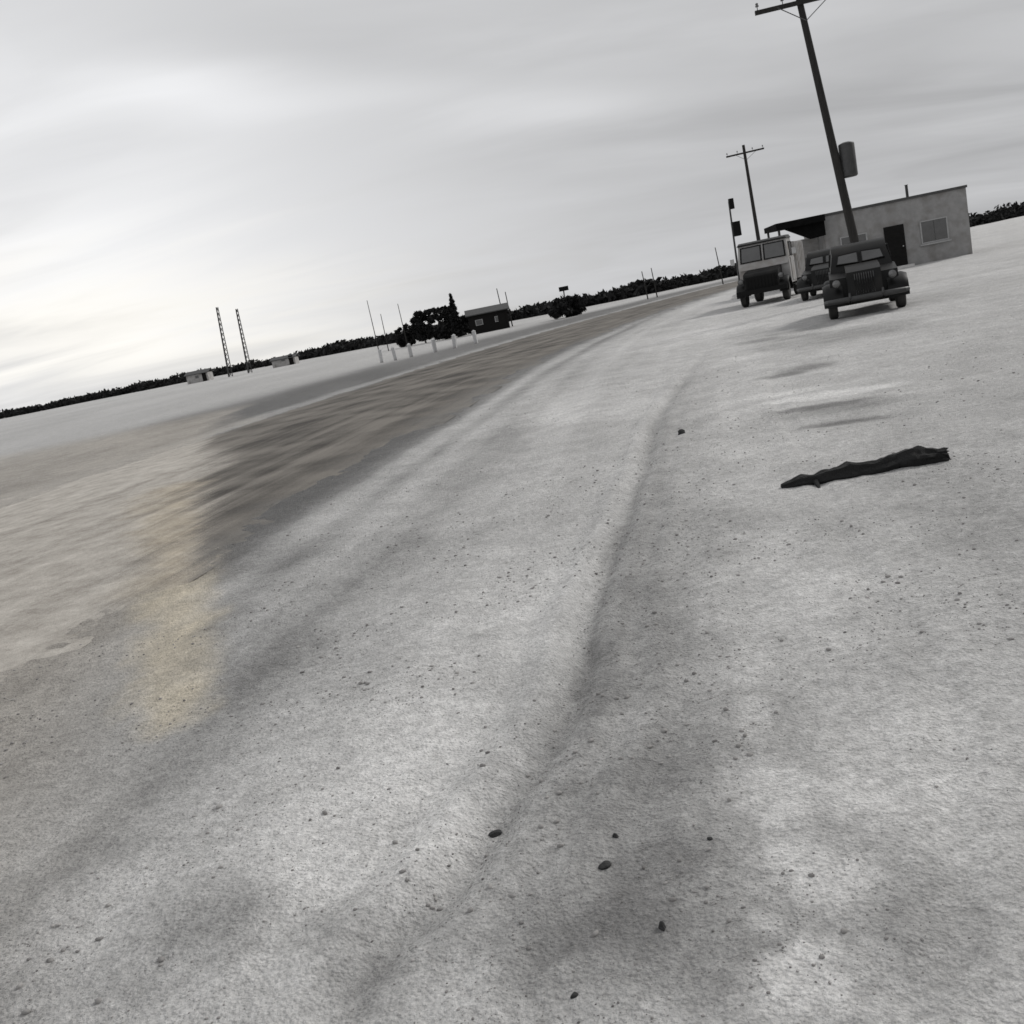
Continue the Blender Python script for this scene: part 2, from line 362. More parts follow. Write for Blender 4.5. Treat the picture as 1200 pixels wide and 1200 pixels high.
def road_mat():
    m = bpy.data.materials.new('worn_dark_road'); m.use_nodes = True
    nt = m.node_tree; N = nt.nodes; L = nt.links; b = N['Principled BSDF']
    b.inputs['Roughness'].default_value = .85; b.inputs['Specular IOR Level'].default_value = .25
    uv = N.new('ShaderNodeUVMap'); uv.uv_map = 'UVMap'
    tc = N.new('ShaderNodeTexCoord')
    mp = N.new('ShaderNodeMapping'); mp.inputs['Scale'].default_value = (1.3, .03, 1); L.new(uv.outputs[0], mp.inputs['Vector'])
    n1 = N.new('ShaderNodeTexNoise'); n1.inputs['Scale'].default_value = 1.3; n1.inputs['Detail'].default_value = 8; n1.inputs['Roughness'].default_value = .75; L.new(mp.outputs[0], n1.inputs['Vector'])
    n2 = N.new('ShaderNodeTexNoise'); n2.inputs['Scale'].default_value = .6; n2.inputs['Detail'].default_value = 8; L.new(tc.outputs['Object'], n2.inputs['Vector'])
    n3 = N.new('ShaderNodeTexNoise'); n3.inputs['Scale'].default_value = 90; n3.inputs['Detail'].default_value = 3; L.new(tc.outputs['Object'], n3.inputs['Vector'])
    a = N.new('ShaderNodeMath'); a.operation = 'ADD'; L.new(n1.outputs['Fac'], a.inputs[0]); L.new(n2.outputs['Fac'], a.inputs[1])
    a2 = N.new('ShaderNodeMath'); a2.operation = 'MULTIPLY_ADD'; L.new(n3.outputs['Fac'], a2.inputs[0]); a2.inputs[1].default_value = .25; L.new(a.outputs[0], a2.inputs[2])
    rp = N.new('ShaderNodeValToRGB'); e = rp.color_ramp.elements
    e[0].position = .57; e[0].color = (.044, .039, .034, 1); e[1].position = .77; e[1].color = (.185, .17, .15, 1)
    m2 = N.new('ShaderNodeMath'); m2.operation = 'MULTIPLY'; m2.inputs[1].default_value = .5
    n6 = N.new('ShaderNodeTexNoise'); n6.inputs['Scale'].default_value = 26; n6.inputs['Detail'].default_value = 6; n6.inputs['Roughness'].default_value = .8; L.new(tc.outputs['Object'], n6.inputs['Vector'])
    a3 = N.new('ShaderNodeMath'); a3.operation = 'MULTIPLY_ADD'; L.new(n6.outputs['Fac'], a3.inputs[0]); a3.inputs[1].default_value = .5; L.new(a2.outputs[0], a3.inputs[2]); L.new(a3.outputs[0], m2.inputs[0]); L.new(m2.outputs[0], rp.inputs[0])
    # sand drifted in from both edges
    n4 = N.new('ShaderNodeTexNoise'); n4.inputs['Scale'].default_value = 22; n4.inputs['Detail'].default_value = 6; n4.inputs['Roughness'].default_value = .75; L.new(tc.outputs['Object'], n4.inputs['Vector'])
    n5 = N.new('ShaderNodeTexNoise'); n5.inputs['Scale'].default_value = 2.4; n5.inputs['Detail'].default_value = 9; n5.inputs['Roughness'].default_value = .7; L.new(tc.outputs['Object'], n5.inputs['Vector'])
    sx = N.new('ShaderNodeSeparateXYZ'); L.new(uv.outputs[0], sx.inputs[0])
    def mth(op, p, q):
        z = N.new('ShaderNodeMath'); z.operation = op
        for i, v in enumerate((p, q)):
            if isinstance(v, (int, float)): z.inputs[i].default_value = v
            else: L.new(v, z.inputs[i])
        return z.outputs[0]
    near = mth('MINIMUM', sx.outputs[0], mth('SUBTRACT', ROADW, sx.outputs[0]))
    jit = mth('MULTIPLY', mth('SUBTRACT', mth('ADD', n1.outputs['Fac'], mth('ADD', n2.outputs['Fac'], n3.outputs['Fac'])), 1.5), 2.6)
    mk = N.new('ShaderNodeMapRange'); mk.inputs[1].default_value = .35; mk.inputs[2].default_value = -.2; mk.inputs[3].default_value = 0; mk.inputs[4].default_value = .4
    L.new(mth('ADD', near, jit), mk.inputs[0])
    mx = N.new('ShaderNodeMix'); mx.data_type = 'RGBA'; L.new(mk.outputs[0], mx.inputs['Factor']); L.new(rp.outputs[0], mx.inputs['A']); dr_ = N.new('ShaderNodeValToRGB'); dr_.color_ramp.elements[0].position = .36; dr_.color_ramp.elements[1].position = .64; dr_.color_ramp.elements[0].color = (.12, .116, .11, 1); dr_.color_ramp.elements[1].color = (.40, .39, .37, 1)
    L.new(mth('MULTIPLY', mth('ADD', mth('ADD', n1.outputs['Fac'], n4.outputs['Fac']), n5.outputs['Fac']), .3333), dr_.inputs[0]); L.new(dr_.outputs[0], mx.inputs['B'])
    # made-up pale sand bleaching the carriageway, broken up along its margin
    at = N.new('ShaderNodeAttribute'); at.attribute_name = 'Bleach'
    sa = N.new('ShaderNodeSeparateColor'); L.new(at.outputs['Color'], sa.inputs[0])
    br = mth('ADD', sa.outputs[0], mth('MULTIPLY', mth('SUBTRACT', mth('ADD', n1.outputs['Fac'], mth('MULTIPLY', n3.outputs['Fac'], .6)), .8), 1.7))
    wk = N.new('ShaderNodeMapRange'); wk.interpolation_type = 'SMOOTHSTEP'; wk.inputs[1].default_value = .15; wk.inputs[2].default_value = .95; L.new(br, wk.inputs[0])
    wf = mth('MULTIPLY', wk.outputs[0], N.new('ShaderNodeValue').outputs[0]); wf.node.inputs[1].links[0].from_node.outputs[0].default_value = .9
    sc2 = N.new('ShaderNodeValToRGB'); sc2.color_ramp.elements[0].position = .38; sc2.color_ramp.elements[1].position = .66
    sc2.color_ramp.elements[0].color = (.27, .245, .215, 1); sc2.color_ramp.elements[1].color = (.66, .625, .57, 1); L.new(mth('ADD', mth('MULTIPLY', n1.outputs['Fac'], .25), mth('ADD', mth('MULTIPLY', n4.outputs['Fac'], .3), mth('MULTIPLY', n5.outputs['Fac'], .45))), sc2.inputs[0])
    mx2 = N.new('ShaderNodeMix'); mx2.data_type = 'RGBA'; L.new(wf, mx2.inputs['Factor']); L.new(mx.outputs['Result'], mx2.inputs['A'])
    tn = N.new('ShaderNodeMix'); tn.data_type = 'RGBA'; tn.blend_type = 'MULTIPLY'; L.new(sa.outputs[1], tn.inputs['Factor']); L.new(sc2.outputs[0], tn.inputs['A']); tn.inputs['B'].default_value = (1.0, .93, .80, 1)
    L.new(tn.outputs['Result'], mx2.inputs['B'])
    L.new(mx2.outputs['Result'], b.inputs['Base Color'])
    bp = N.new('ShaderNodeBump'); bp.inputs['Strength'].default_value = .8; bp.inputs['Distance'].default_value = .02; L.new(mth('ADD', n4.outputs['Fac'], mth('MULTIPLY', n3.outputs['Fac'], .4)), bp.inputs['Height']); L.new(bp.outputs[0], b.inputs['Normal'])
    return m
def resample(P, n):
    u = np.linspace(0, 1, len(P)) ** 1.0; v = np.linspace(0, 1, n)
    return np.stack([np.interp(v, u, P[:, 0]), np.interp(v, u, P[:, 1])], 1)
def build_road():
    NEAR, FAR = resample(globals()['NEAR'], 420), resample(globals()['FAR'], 420)
    k = 41; n = len(NEAR); fr = np.linspace(-.06, 1.06, k)
    P = NEAR[:, None] + (FAR - NEAR)[:, None] * fr[None, :, None]
    z = .012 + .05 * (1 - (2 * fr - 1) ** 2)
    V = np.dstack([P, np.broadcast_to(z, (n, k))]).reshape(-1, 3)
    i = np.arange(n - 1)[:, None] * k; j = np.arange(k - 1)[None]
    F = np.stack([i + j, i + k + j, i + k + j + 1, i + j + 1], -1).reshape(-1, 4)[:, ::-1]
    o = raw('road', V, F[:, ::-1], road_mat(), None, True)
    arc = np.concatenate([[0], np.cumsum(np.linalg.norm(np.diff(NEAR, axis=0), axis=1))])
    UV = np.stack([np.broadcast_to(fr * ROADW, (n, k)), np.broadcast_to(arc[:, None], (n, k))], -1).reshape(-1, 2)
    lv = np.zeros(len(o.data.loops), np.int32); o.data.loops.foreach_get('vertex_index', lv)
    u = o.data.uv_layers.new(name='UVMap'); u.data.foreach_set('uv', UV[lv].astype(np.float32).ravel())
    if o.data.polygons[0].normal.z < 0: o.data.flip_normals()
    wv = bleach_mask(V[:, 0], V[:, 1]); tv = tan_mask(V[:, 0], V[:, 1]); ca = o.data.color_attributes.new('Bleach', 'FLOAT_COLOR', 'POINT')
    ca.data.foreach_set('color', np.stack([np.maximum(wv, tv), tv, wv, np.ones_like(wv)], 1).astype(np.float32).ravel())
    o['kind'] = 'structure'
build_road()
def gz(x, y): return float(ground_fields(np.array([x]), np.array([y]))[0][0])
def on(px, py, sink=0):
    p = gp(px, py); return (p[0], p[1], gz(p[0], p[1]) - sink)

# ------------------------------------------------------------------ loose stones
def ico(sub=1):
    bm = bmesh.new(); bmesh.ops.create_icosphere(bm, subdivisions=sub, radius=1)
    v = np.array([p.co[:] for p in bm.verts]); f = np.array([[q.index for q in p.verts] for p in bm.faces]); bm.free(); return v, f
def build_gravel():
    v0, f0 = ico(1); n = 25000
    r = 1.4 * (20 / 1.4) ** rng.random(n); a = R(38) * (rng.random(n) * 2 - 1) + .02
    x = r * np.sin(a); y = r * np.cos(a)
    _, dn, df, _, dr, sr, onr = ground_fields(x, y)
    keep = (vnoise(x * 1.7, y * 1.7, 301) + .35 * ((dr > -.1) & (dr < .8)) > .35 + .4 * rng.random(n)) & (dn > -1)
    x, y = x[keep], y[keep]; n = len(x); r = np.hypot(x, y)
    h = ground_fields(x, y)[0]
    size = .0019 * (1 + rng.pareto(2.7, n)) * np.clip(r / 3, .8, 2.0); size = np.minimum(size, .012)
    V = np.zeros((n, len(v0), 3))
    sca = size[:, None] * (.6 + .8 * rng.random((n, 3))) * np.array([1, 1, .65])
    th = rng.random(n) * 6.28; c, s = np.cos(th)[:, None], np.sin(th)[:, None]
    q = v0[None] * (1 + .25 * (rng.random((n, len(v0), 1)) - .5)) * sca[:, None]
    V[..., 0] = q[..., 0] * c - q[..., 1] * s + x[:, None]; V[..., 1] = q[..., 0] * s + q[..., 1] * c + y[:, None]; V[..., 2] = q[..., 2] + h[:, None] + size[:, None] * .2
    F = (f0[None] + (np.arange(n) * len(v0))[:, None, None]).reshape(-1, 3)
    o = raw('gravel', V.reshape(-1, 3), F, M['pebble'], None, True)
    tag(o, 'small loose gravel scattered over the pale sandy ground', None, None, 'stuff')
build_gravel()

def stone(name, px, py, sx, sy, sz, rz, m, label, seed, cat='stone', group=None):
    bm = bmesh.new(); bmesh.ops.create_icosphere(bm, subdivisions=3, radius=1)
    rr = random.Random(seed); ph = [rr.random() * 6 for _ in range(6)]
    for v in bm.verts:
        d = v.co.normalized()
        k = 1 + .16 * math.sin(3.1 * d.x + ph[0]) + .14 * math.sin(3.7 * d.y + ph[1]) + .1 * math.sin(5.3 * d.z + ph[2]) + .06 * math.sin(9 * d.x + 7 * d.y + ph[3])
        q = d * k
        for ax, lim in ((Vector((math.sin(ph[4]), math.cos(ph[4]), .5)), .78), (Vector((math.sin(ph[5]), math.cos(ph[5]), -.2)), .8)):
            ax = ax.normalized(); e = q.dot(ax)
            if e > lim: q = q - ax * (e - lim)
        v.co = Vector((q.x * sx, q.y * sy, q.z * sz + sz * .55))
    o = link(name, bm, m, None, True)
    o.location = on(px, py, .004); o.rotation_euler = (0, 0, rz)
    return tag(o, label, cat, group)
GS = 'dark stones on the pale gravel'
stone('stone', 578, 968, .030, .012, .012, .15, M['darkstone'], 'flat dark stone lying alone on pale sand left of the rut', 1, 'stone', GS)
stone('stone', 708, 1016, .022, .013, .012, .5, M['darkstone'], 'largest dark stone in the gravel right of the rut', 2, 'stone', GS)
stone('stone', 721, 982, .011, .010, .009, .2, M['darkstone'], 'small dark pebble just behind the largest dark stone', 3, 'stone', GS)
stone('stone', 778, 1096, .010, .012, .013, .2, M['darkstone'], 'upright dark pebble closest to the bottom edge', 4, 'stone', GS)
stone('stone', 833, 990, .009, .008, .007, .2, M['darkstone'], 'tiny dark pebble on its own to the right in coarse gravel', 5, 'stone', GS)
stone('stone', 674, 1170, .010, .009, .008, .9, M['darkstone'], 'dull dark pebble lowest on the ground by the rut', 6, 'stone', GS)
stone('stone', 800, 512, .045, .04, .03, .4, M['darkstone'], 'dark lump of rock far along the wheel rut', 7, 'stone', GS)

# charred log by the right of the track
def build_log():
    a = np.array(on(916, 574)); b = np.array(on(1110, 541))
    t = thing('log', 'black charred log with a broken stub lying on pale gravel', 'log', tuple(a))
    d = b - a; pts = []; rad = []
    rr = random.Random(5)
    for i in range(15):
        f = i / 14; p = a + d * f; pts.append((p[0] - a[0] + rr.uniform(-.008, .008), p[1] - a[1] + rr.uniform(-.012, .012) + .05 * math.sin(f * 3), gz(p[0], p[1]) - a[2] + .008 + .022 * f + .008 * math.sin(f * 9)))
        rad.append((.018 + .066 * min(1, f * 2.2) ** .8 * (1 if f < .85 else 1 - 3.6 * (f - .85))) * rr.uniform(.82, 1.16))
    P_ = np.array(pts); f0 = np.linspace(0, 1, 15); f1 = np.linspace(0, 1, 70)
    pts2 = [tuple(np.interp(q, f0, P_[:, i]) for i in range(3)) for q in f1]; rad2 = [float(np.interp(q, f0, rad)) for q in f1]
    bm = tb(pts2, rad2, 26)
    bm.verts.ensure_lookup_table()
    for i, v in enumerate(bm.verts):
        ring, k = divmod(i, 26); c = Vector(pts2[min(ring, 69)]); dd = v.co - c
        w_ = 1 + .13 * math.sin(k * 1.45 + ring * .06) + .10 * (vnoise(np.array([k * .9]), np.array([ring * .22]), 5)[0] - .5) * 2 + .16 * (vnoise(np.array([k * .35]), np.array([ring * .5]), 6)[0] - .5)
        v.co = c + dd * w_
        if ring > 66: v.co += Vector((.03 * math.sin(k * 2.3), 0, .012 * math.cos(k * 3.1)))
    link('trunk', bm, M['log'], t, True)
    p0 = Vector(pts[3])
    link('branch_stub', tb([p0, p0 + Vector((-.01, -.07, .0)), p0 + Vector((-.02, -.15, -.03))], [.026, .02, .01], 8), M['log'], t, True)
build_log()

# ------------------------------------------------------------------ utility poles
def pole(base, top, arm_drop, arm_len, label, name='utility_pole', r=.15, box_at=None, group='utility poles along the track'):
    b = Vector(base); tp = Vector(top) - b
    t = thing(name, label, 'utility pole', b, 0, group)
    n = 9; link('shaft', tb([tp * (i / n) - (Vector((0, 0, .3)) if i == 0 else Vector()) for i in range(n + 1)], [r - r * .38 * i / n for i in range(n + 1)], 14), M['wood'], t, True)
    k = 1 - arm_drop / tp.length; c = tp * k; y = -(r * .66 + .05)
    arm = bmesh.new(); box(arm, -arm_len / 2, arm_len / 2, -.05, .05, -.06, .06)
    ao = link('crossarm', arm, M['wood'], t, False, .008); ao.location = c + Vector((0, y, 0)); ao.rotation_euler = (0, R(random.uniform(-1.5, 1.5)), R(-8))
    for q in (-.47, -.2, .2, .47):
        bm = tb([(q * arm_len, 0, .061), (q * arm_len, 0, .16)], [.012, .012], 8)
        pin = link('pin', bm, M['steel'], ao)
        ib = bmesh.new(); tube(ib, [(q * arm_len, 0, .162), (q * arm_len, 0, .19), (q * arm_len, 0, .21), (q * arm_len, 0, .25), (q * arm_len, 0, .27)], [.05, .055, .035, .045, .02], 12)
        link('insulator', ib, M['insul'], ao, True)
    for sgn in (-1, 1):
        link('brace', tb([c + Vector((sgn * arm_len * .28, y - .06, -.03)), c * ((k * tp.length - .55) / (k * tp.length)) + Vector((0, -r - .03, 0))], [.014, .014], 6), M['steel'], t)
    if box_at is not None:
        p = tp * box_at
        bm = bmesh.new(); tube(bm, [(0, 0, -.5), (0, 0, -.46), (0, 0, .46), (0, 0, .5), (0, 0, .54)], [.2, .24, .24, .22, .1], 18)
        tr = link('transformer', bm, M['steel'], t, True); tr.location = p + Vector((.35, -.02, 0))
        link('bracket', bx(.08, .26, -.04, .04, -.3, -.2), M['steel'], t).location = p
    return t
b1 = gp(1016, 346); pole((b1[0], b1[1], gz(b1[0], b1[1])), ap(932, -20, b1[1] + .3), .6, 2.75, 'tall leaning wooden utility pole with a transformer behind the dark van', box_at=.435)
b2 = gp(897, 331); pole((b2[0], b2[1], gz(b2[0], b2[1])), ap(871, 170, b2[1]), .6, 2.9, 'distant wooden utility pole rising behind the pale truck', r=.17)

def slim_pole(bpx, bpy_, tpx, tpy, Y, label, r=.07):
    b = Vector(ap(bpx, bpy_, Y)); b.z = min(b.z, 0) if b.z < .3 else 0; tp = Vector(ap(tpx, tpy, Y)); b.z = 0
    t = thing('signal_post', label, 'post', b)
    d = tp - b
    link('shaft', tb([Vector((0, 0, -.2)), d], [r, r * .7], 10), M['steel'], t, True)
    for f, w, h in ((.70, .22, .42), (.97, .13, .30)):
        o = link('box', bx(.0, w * 2, -w, w, -h, h), M['black'], t, False, .03); o.location = d * f
    return t
slim_pole(868, 340, 854, 236, 62, 'thin dark post carrying two small boxes behind the pale truck')

# ------------------------------------------------------------------ vehicles (front faces -y)
def wheel(parent, x, y, r, w, side):
    o = bpy.data.objects.new('wheel', None); C.objects.link(o); o.parent = parent; o.location = (x, y, r); o.empty_display_size = .1
    prof = [(-w / 2, r * .55), (-w / 2, r * .88), (-w * .36, r), (w * .36, r), (w / 2, r * .88), (w / 2, r * .55)]
    link('tyre', lathe_x(bmesh.new(), prof, 0, 0, 0, 28), M['rubber'], o, True)
    e = side * w / 2
    pr = [(e * .5, r * .555), (e * .86, r * .54), (e * .7, r * .4), (e * .75, r * .22), (e * 1.08, r * .18), (e * 1.1, r * .05)]
    link('hub', lathe_x(bmesh.new(), pr, 0, 0, 0, 24), M['hub'], o, True)
    return o
def headlight(parent, x, y, z, r=.1):
    o = link('headlight', lathe_y(bmesh.new(), [(.22, r * .35), (.12, r * .85), (0, r * 1.12), (-.03, r * 1.12)], x, y, z), M['paint_dark'], parent, True)
    link('lens', lathe_y(bmesh.new(), [(-.031, r * .98), (-.05, r * .85), (-.065, r * .45)], x, y, z), M['lamp'], o, True)
    return o
def window(parent, name, quad, m_frame, t=.05):
    """framed pane set on a quad (4 corners, outward by -y or x)"""
    q = [Vector(p) for p in quad]; c = sum(q, Vector()) / 4
    nrm = (q[1] - q[0]).cross(q[3] - q[0]).normalized()
    fb = bmesh.new()
    for i in range(4):
        a, b = q[i], q[(i + 1) % 4]; ai = a + (c - a).normalized() * t * 1.4; bi = b + (c - b).normalized() * t * 1.4
        vs = [fb.verts.new(p + nrm * o_) for o_ in (-.012, .018) for p in (a, b, bi, ai)]
        for f in ((3, 2, 1, 0), (4, 5, 6, 7), (0, 1, 5, 4), (1, 2, 6, 5), (2, 3, 7, 6), (3, 0, 4, 7)): fb.faces.new([vs[j] for j in f])
    fr = link(name, fb, m_frame, parent)
    pb = bmesh.new(); ins = [p + (c - p).normalized() * t * 1.2 for p in q]
    vs = [pb.verts.new(p + nrm * o_) for o_ in (-.006, .006) for p in ins]
    for f in ((3, 2, 1, 0), (4, 5, 6, 7), (0, 1, 5, 4), (1, 2, 6, 5), (2, 3, 7, 6), (3, 0, 4, 7)): pb.faces.new([vs[j] for j in f])
    link('pane', pb, M['glass'], fr)
    return fr
def fender(parent, sx, yc, r, w, m, x):
    bm = bmesh.new(); n = 14; outer = []; 
    for k in range(n + 1):
        a = math.pi * (1.02 - 1.04 * k / n); outer.append((yc - (r + .14) * math.cos(math.pi - a) * 1.12, .42 + (r + .14) * math.sin(a) * .98))
    inner = [(yc + (y - yc) * .9, .42 + (z - .42) * .9) for y, z in outer]
    rings = []
    for xx, sc_ in ((x - sx * w / 2, 1), (x + sx * w * .25, 1), (x + sx * w / 2, .9)):
        rings.append([bm.verts.new((xx, yc + (y - yc) * sc_, .42 + (z - .42) * sc_)) for y, z in outer])
    inn = [bm.verts.new((x - sx * w / 2, y, z)) for y, z in inner]; inn2 = [bm.verts.new((x + sx * w / 2, yc + (y - yc) * .9, .42 + (z - .42) * .9)) for y, z in inner]
    seq = [inn] + rings + [inn2, inn]
    for r1, r2 in zip(seq, seq[1:]):
        for k in range(n): bm.faces.new((r1[k], r1[k + 1], r2[k + 1], r2[k]))
    return link('fender', bm, m, parent, True)

def pale_truck(loc, rz):
    t = thing('parked_truck', 'pale old truck with split windscreen and dark grille parked on the gravel', 'truck', loc, rz)
    P, D = M['paint_pale'], M['paint_dark']
    link('chassis', bx(-.5, .5, .1, 5.0, .48, .66), M['black'], t, False, .02)
    # nose: hood and grille
    hood = prism(bmesh.new(), [(.02, .62), (.02, 1.14), (.10, 1.24), (.5, 1.33), (1.12, 1.38), (1.12, .62)], -.68, .68)
    link('hood', hood, D, t, True, .07, 4)
    gr = bx(-.60, .60, -.02, .03, .62, 1.13)
    for k in range(9):
        x = -.52 + k * .13; box(gr, x - .012, x + .012, -.045, -.021, .66, 1.09)
    link('grille', gr, M['black'], t)
    for s in (-1, 1):
        fender(t, s, .55, .42, .36, D, s * .84)
        headlight(t, s * .78, -.02, 1.00, .105)
        wheel(t, s * .82, .55, .40, .24, s); wheel(t, s * .82, 3.95, .40, .30, s)
        link('running_board', bx(s * .98 - .16, s * .98 + .14, 1.15, 2.5, .48, .54), D, t, False, .012)
    bp = bx(-.98, .98, -.20, -.12, .46, .64); box(bp, -.4, -.32, -.119, .2, .5, .6); box(bp, .32, .4, -.119, .2, .5, .6)
    link('bumper', bp, M['black'], t, False, .015)
    # cab
    cab = prism(bmesh.new(), [(1.125, .62), (1.125, 1.62), (1.34, 2.36), (2.5, 2.36), (2.56, 1.62), (2.56, .62)], -1.0, 1.0, .95, 1.7)
    link('cab', cab, P, t, True, .05, 3)
    roof = prism(bmesh.new(), [(1.27, 2.364), (1.30, 2.42), (1.60, 2.49), (2.3, 2.49), (2.50, 2.44), (2.53, 2.364)], -.99, .99, .96, 2.40)
    link('roof', roof, D, t, True, .03, 3)
    def wy(z): return 1.125 + (z - 1.62) / .74 * .215 - .022
    for s in (-1, 1):
        x0, x1 = (s * .035, s * .90)
        if s > 0: q = [(x0, wy(1.68), 1.68), (x1, wy(1.68), 1.68), (x1 - .03, wy(2.30), 2.30), (x0, wy(2.30), 2.30)]
        else: q = [(x1, wy(1.68), 1.68), (x0, wy(1.68), 1.68), (x0, wy(2.30), 2.30), (x1 + .03, wy(2.30), 2.30)]
        window(t, 'windscreen', q, M['black'], .05)
    link('cowl_band', bx(-.96, .96, 1.04, 1.12, 1.40, 1.50), M['paint_light'], t, False, .03)
    for s in (-1, 1):
        db = bx(min(s * 1.004, s * 1.025), max(s * 1.004, s * 1.025), 1.45, 2.42, .70, 1.60)
        d = link('door', db, P, t, False, .008)
        link('handle', bx(min(s * 1.026, s * 1.06), max(s * 1.026, s * 1.06), 2.22, 2.36, 1.42, 1.45), M['chrome'], d, False, .006)
        x = s * .985
        q = [(x, 1.5, 1.66), (x, 2.4, 1.66), (x * .99, 2.36, 2.22), (x * .99, 1.6, 2.22)]
        if s < 0: q = [q[1], q[0], q[3], q[2]]
        window(t, 'side_window', q, M['black'], .045)
        ar = tb([(s * 1.0, 1.3, 1.66), (s * 1.2, 1.2, 1.74)], [.012, .012], 6)
        mr_ = link('mirror', ar, M['steel'], t)
        link('mirror_glass', bx(min(s * 1.14, s * 1.30), max(s * 1.14, s * 1.30), 1.17, 1.20, 1.70, 1.94), M['chrome'], mr_, False, .006)
    # load box
    cb = bx(-1.04, 1.04, 2.66, 5.1, .72, 2.2)
    for k in range(6):
        for s in (-1, 1): box(cb, min(s * 1.043, s * 1.09), max(s * 1.043, s * 1.09), 2.70 + k * .46, 2.78 + k * .46, .74, 2.18)
    link('cargo_box', cb, M['paint_light'], t)
    return t
hd = R(-25)
ft = gp(896, 357)
pale_truck((ft[0], ft[1], gz(ft[0], ft[1])), hd)

def sedan(loc, rz, label, name='parked_car'):
    t = thing(name, label, 'car', loc, rz)
    D = M['paint_dark']
    hull = prism(bmesh.new(), [(.35, .27), (.30, .62), (.45, .90), (1.35, 1.02), (3.4, 1.02), (4.1, .86), (4.42, .60), (4.42, .27)], -.74, .74)
    link('body', hull, D, t, True, .13, 5)
    hood = prism(bmesh.new(), [(-.02, .44), (.0, .80), (.12, 1.0), (.45, 1.08), (1.42, 1.15), (1.42, .44)], -.37, .37)
    link('bonnet', hood, D, t, True, .14, 5)
    top = prism(bmesh.new(), [(1.30, 1.0), (1.62, 1.40), (1.85, 1.56), (2.2, 1.63), (2.7, 1.62), (3.2, 1.48), (3.7, 1.2), (3.95, .96)], -.70, .70, .88, 1.2)
    link('roof', top, D, t, True, .11, 5)
    def wy(z): return 1.30 + (z - 1.0) / .40 * .32 - .02
    for s in (-1, 1):
        q = [(s * .025, wy(1.16), 1.16), (s * .55, wy(1.18), 1.18), (s * .50, wy(1.40) + .02, 1.40), (s * .025, wy(1.42) + .0, 1.42)]
        if s < 0: q = [q[1], q[0], q[3], q[2]]
        window(t, 'windscreen', q, D, .026)
        for y0, y1, y2, y3 in ((1.72, 2.36, 2.34, 1.92), (2.44, 3.2, 2.95, 2.44)):
            q = [(s * .70, y0, 1.16), (s * .70, y1, 1.16), (s * .655, y2, 1.46), (s * .655, y3, 1.46)]
            if s < 0: q = [q[1], q[0], q[3], q[2]]
            window(t, 'side_window', q, D, .025)
        fender(t, s, .66, .36, .44, D, s * .70).location.z = -.10; fender(t, s, 3.55, .36, .26, D, s * .76).location.z = -.10
        headlight(t, s * .60, .10, .80, .09)
        wheel(t, s * .74, .66, .35, .21, s); wheel(t, s * .74, 3.55, .35, .21, s)
        link('running_board', bx(min(s * .72, s * .92), max(s * .72, s * .92), 1.1, 3.05, .34, .385), D, t, False, .012)
        link('door_handle', tb([(s * .745, 2.28, .96), (s * .775, 2.26, .965), (s * .775, 2.16, .965)], [.012, .012, .01], 6), M['steel'], t)
    gr = bmesh.new()
    for k in range(9):
        x = -.2 + k * .05; tube(gr, [(x, -.045 + abs(x) * .12, .50), (x, -.05 + abs(x) * .12, .82), (x, .03, .95)], [.011] * 3, 6)
    link('grille', gr, M['steel'], t, True)
    bp = tb([(-.88, .06, .42), (-.80, -.10, .42), (-.5, -.16, .42), (.5, -.16, .42), (.80, -.10, .42), (.88, .06, .42)], [.05, .06, .065, .065, .06, .05], 10)
    for x in (-.35, .35): tube(bp, [(x, -.2, .34), (x, -.215, .45), (x, -.19, .56)], [.03, .035, .022], 8)
    link('bumper', bp, M['steel'], t, True)
    for x in (-.3, .3): link('bumper_iron', bx(x - .03, x + .03, -.11, .42, .39, .44), M['black'], t)
    return t
sb = gp(964, 350); sedan((sb[0] + .1, sb[1], gz(sb[0], sb[1])), R(-24), 'dark rounded old sedan parked between the pale truck and the nearer car')
vb = gp(1010, 371); sedan((vb[0] + .05, vb[1] - .3, gz(vb[0], vb[1])), R(-19), 'nearest dark old sedan parked below the tall leaning utility pole')

stone('boulder', 864, 350, .40, .22, .17, .3, M['palestone'], 'pale whitish rock on the ground left of the parked truck', 21, 'rock')

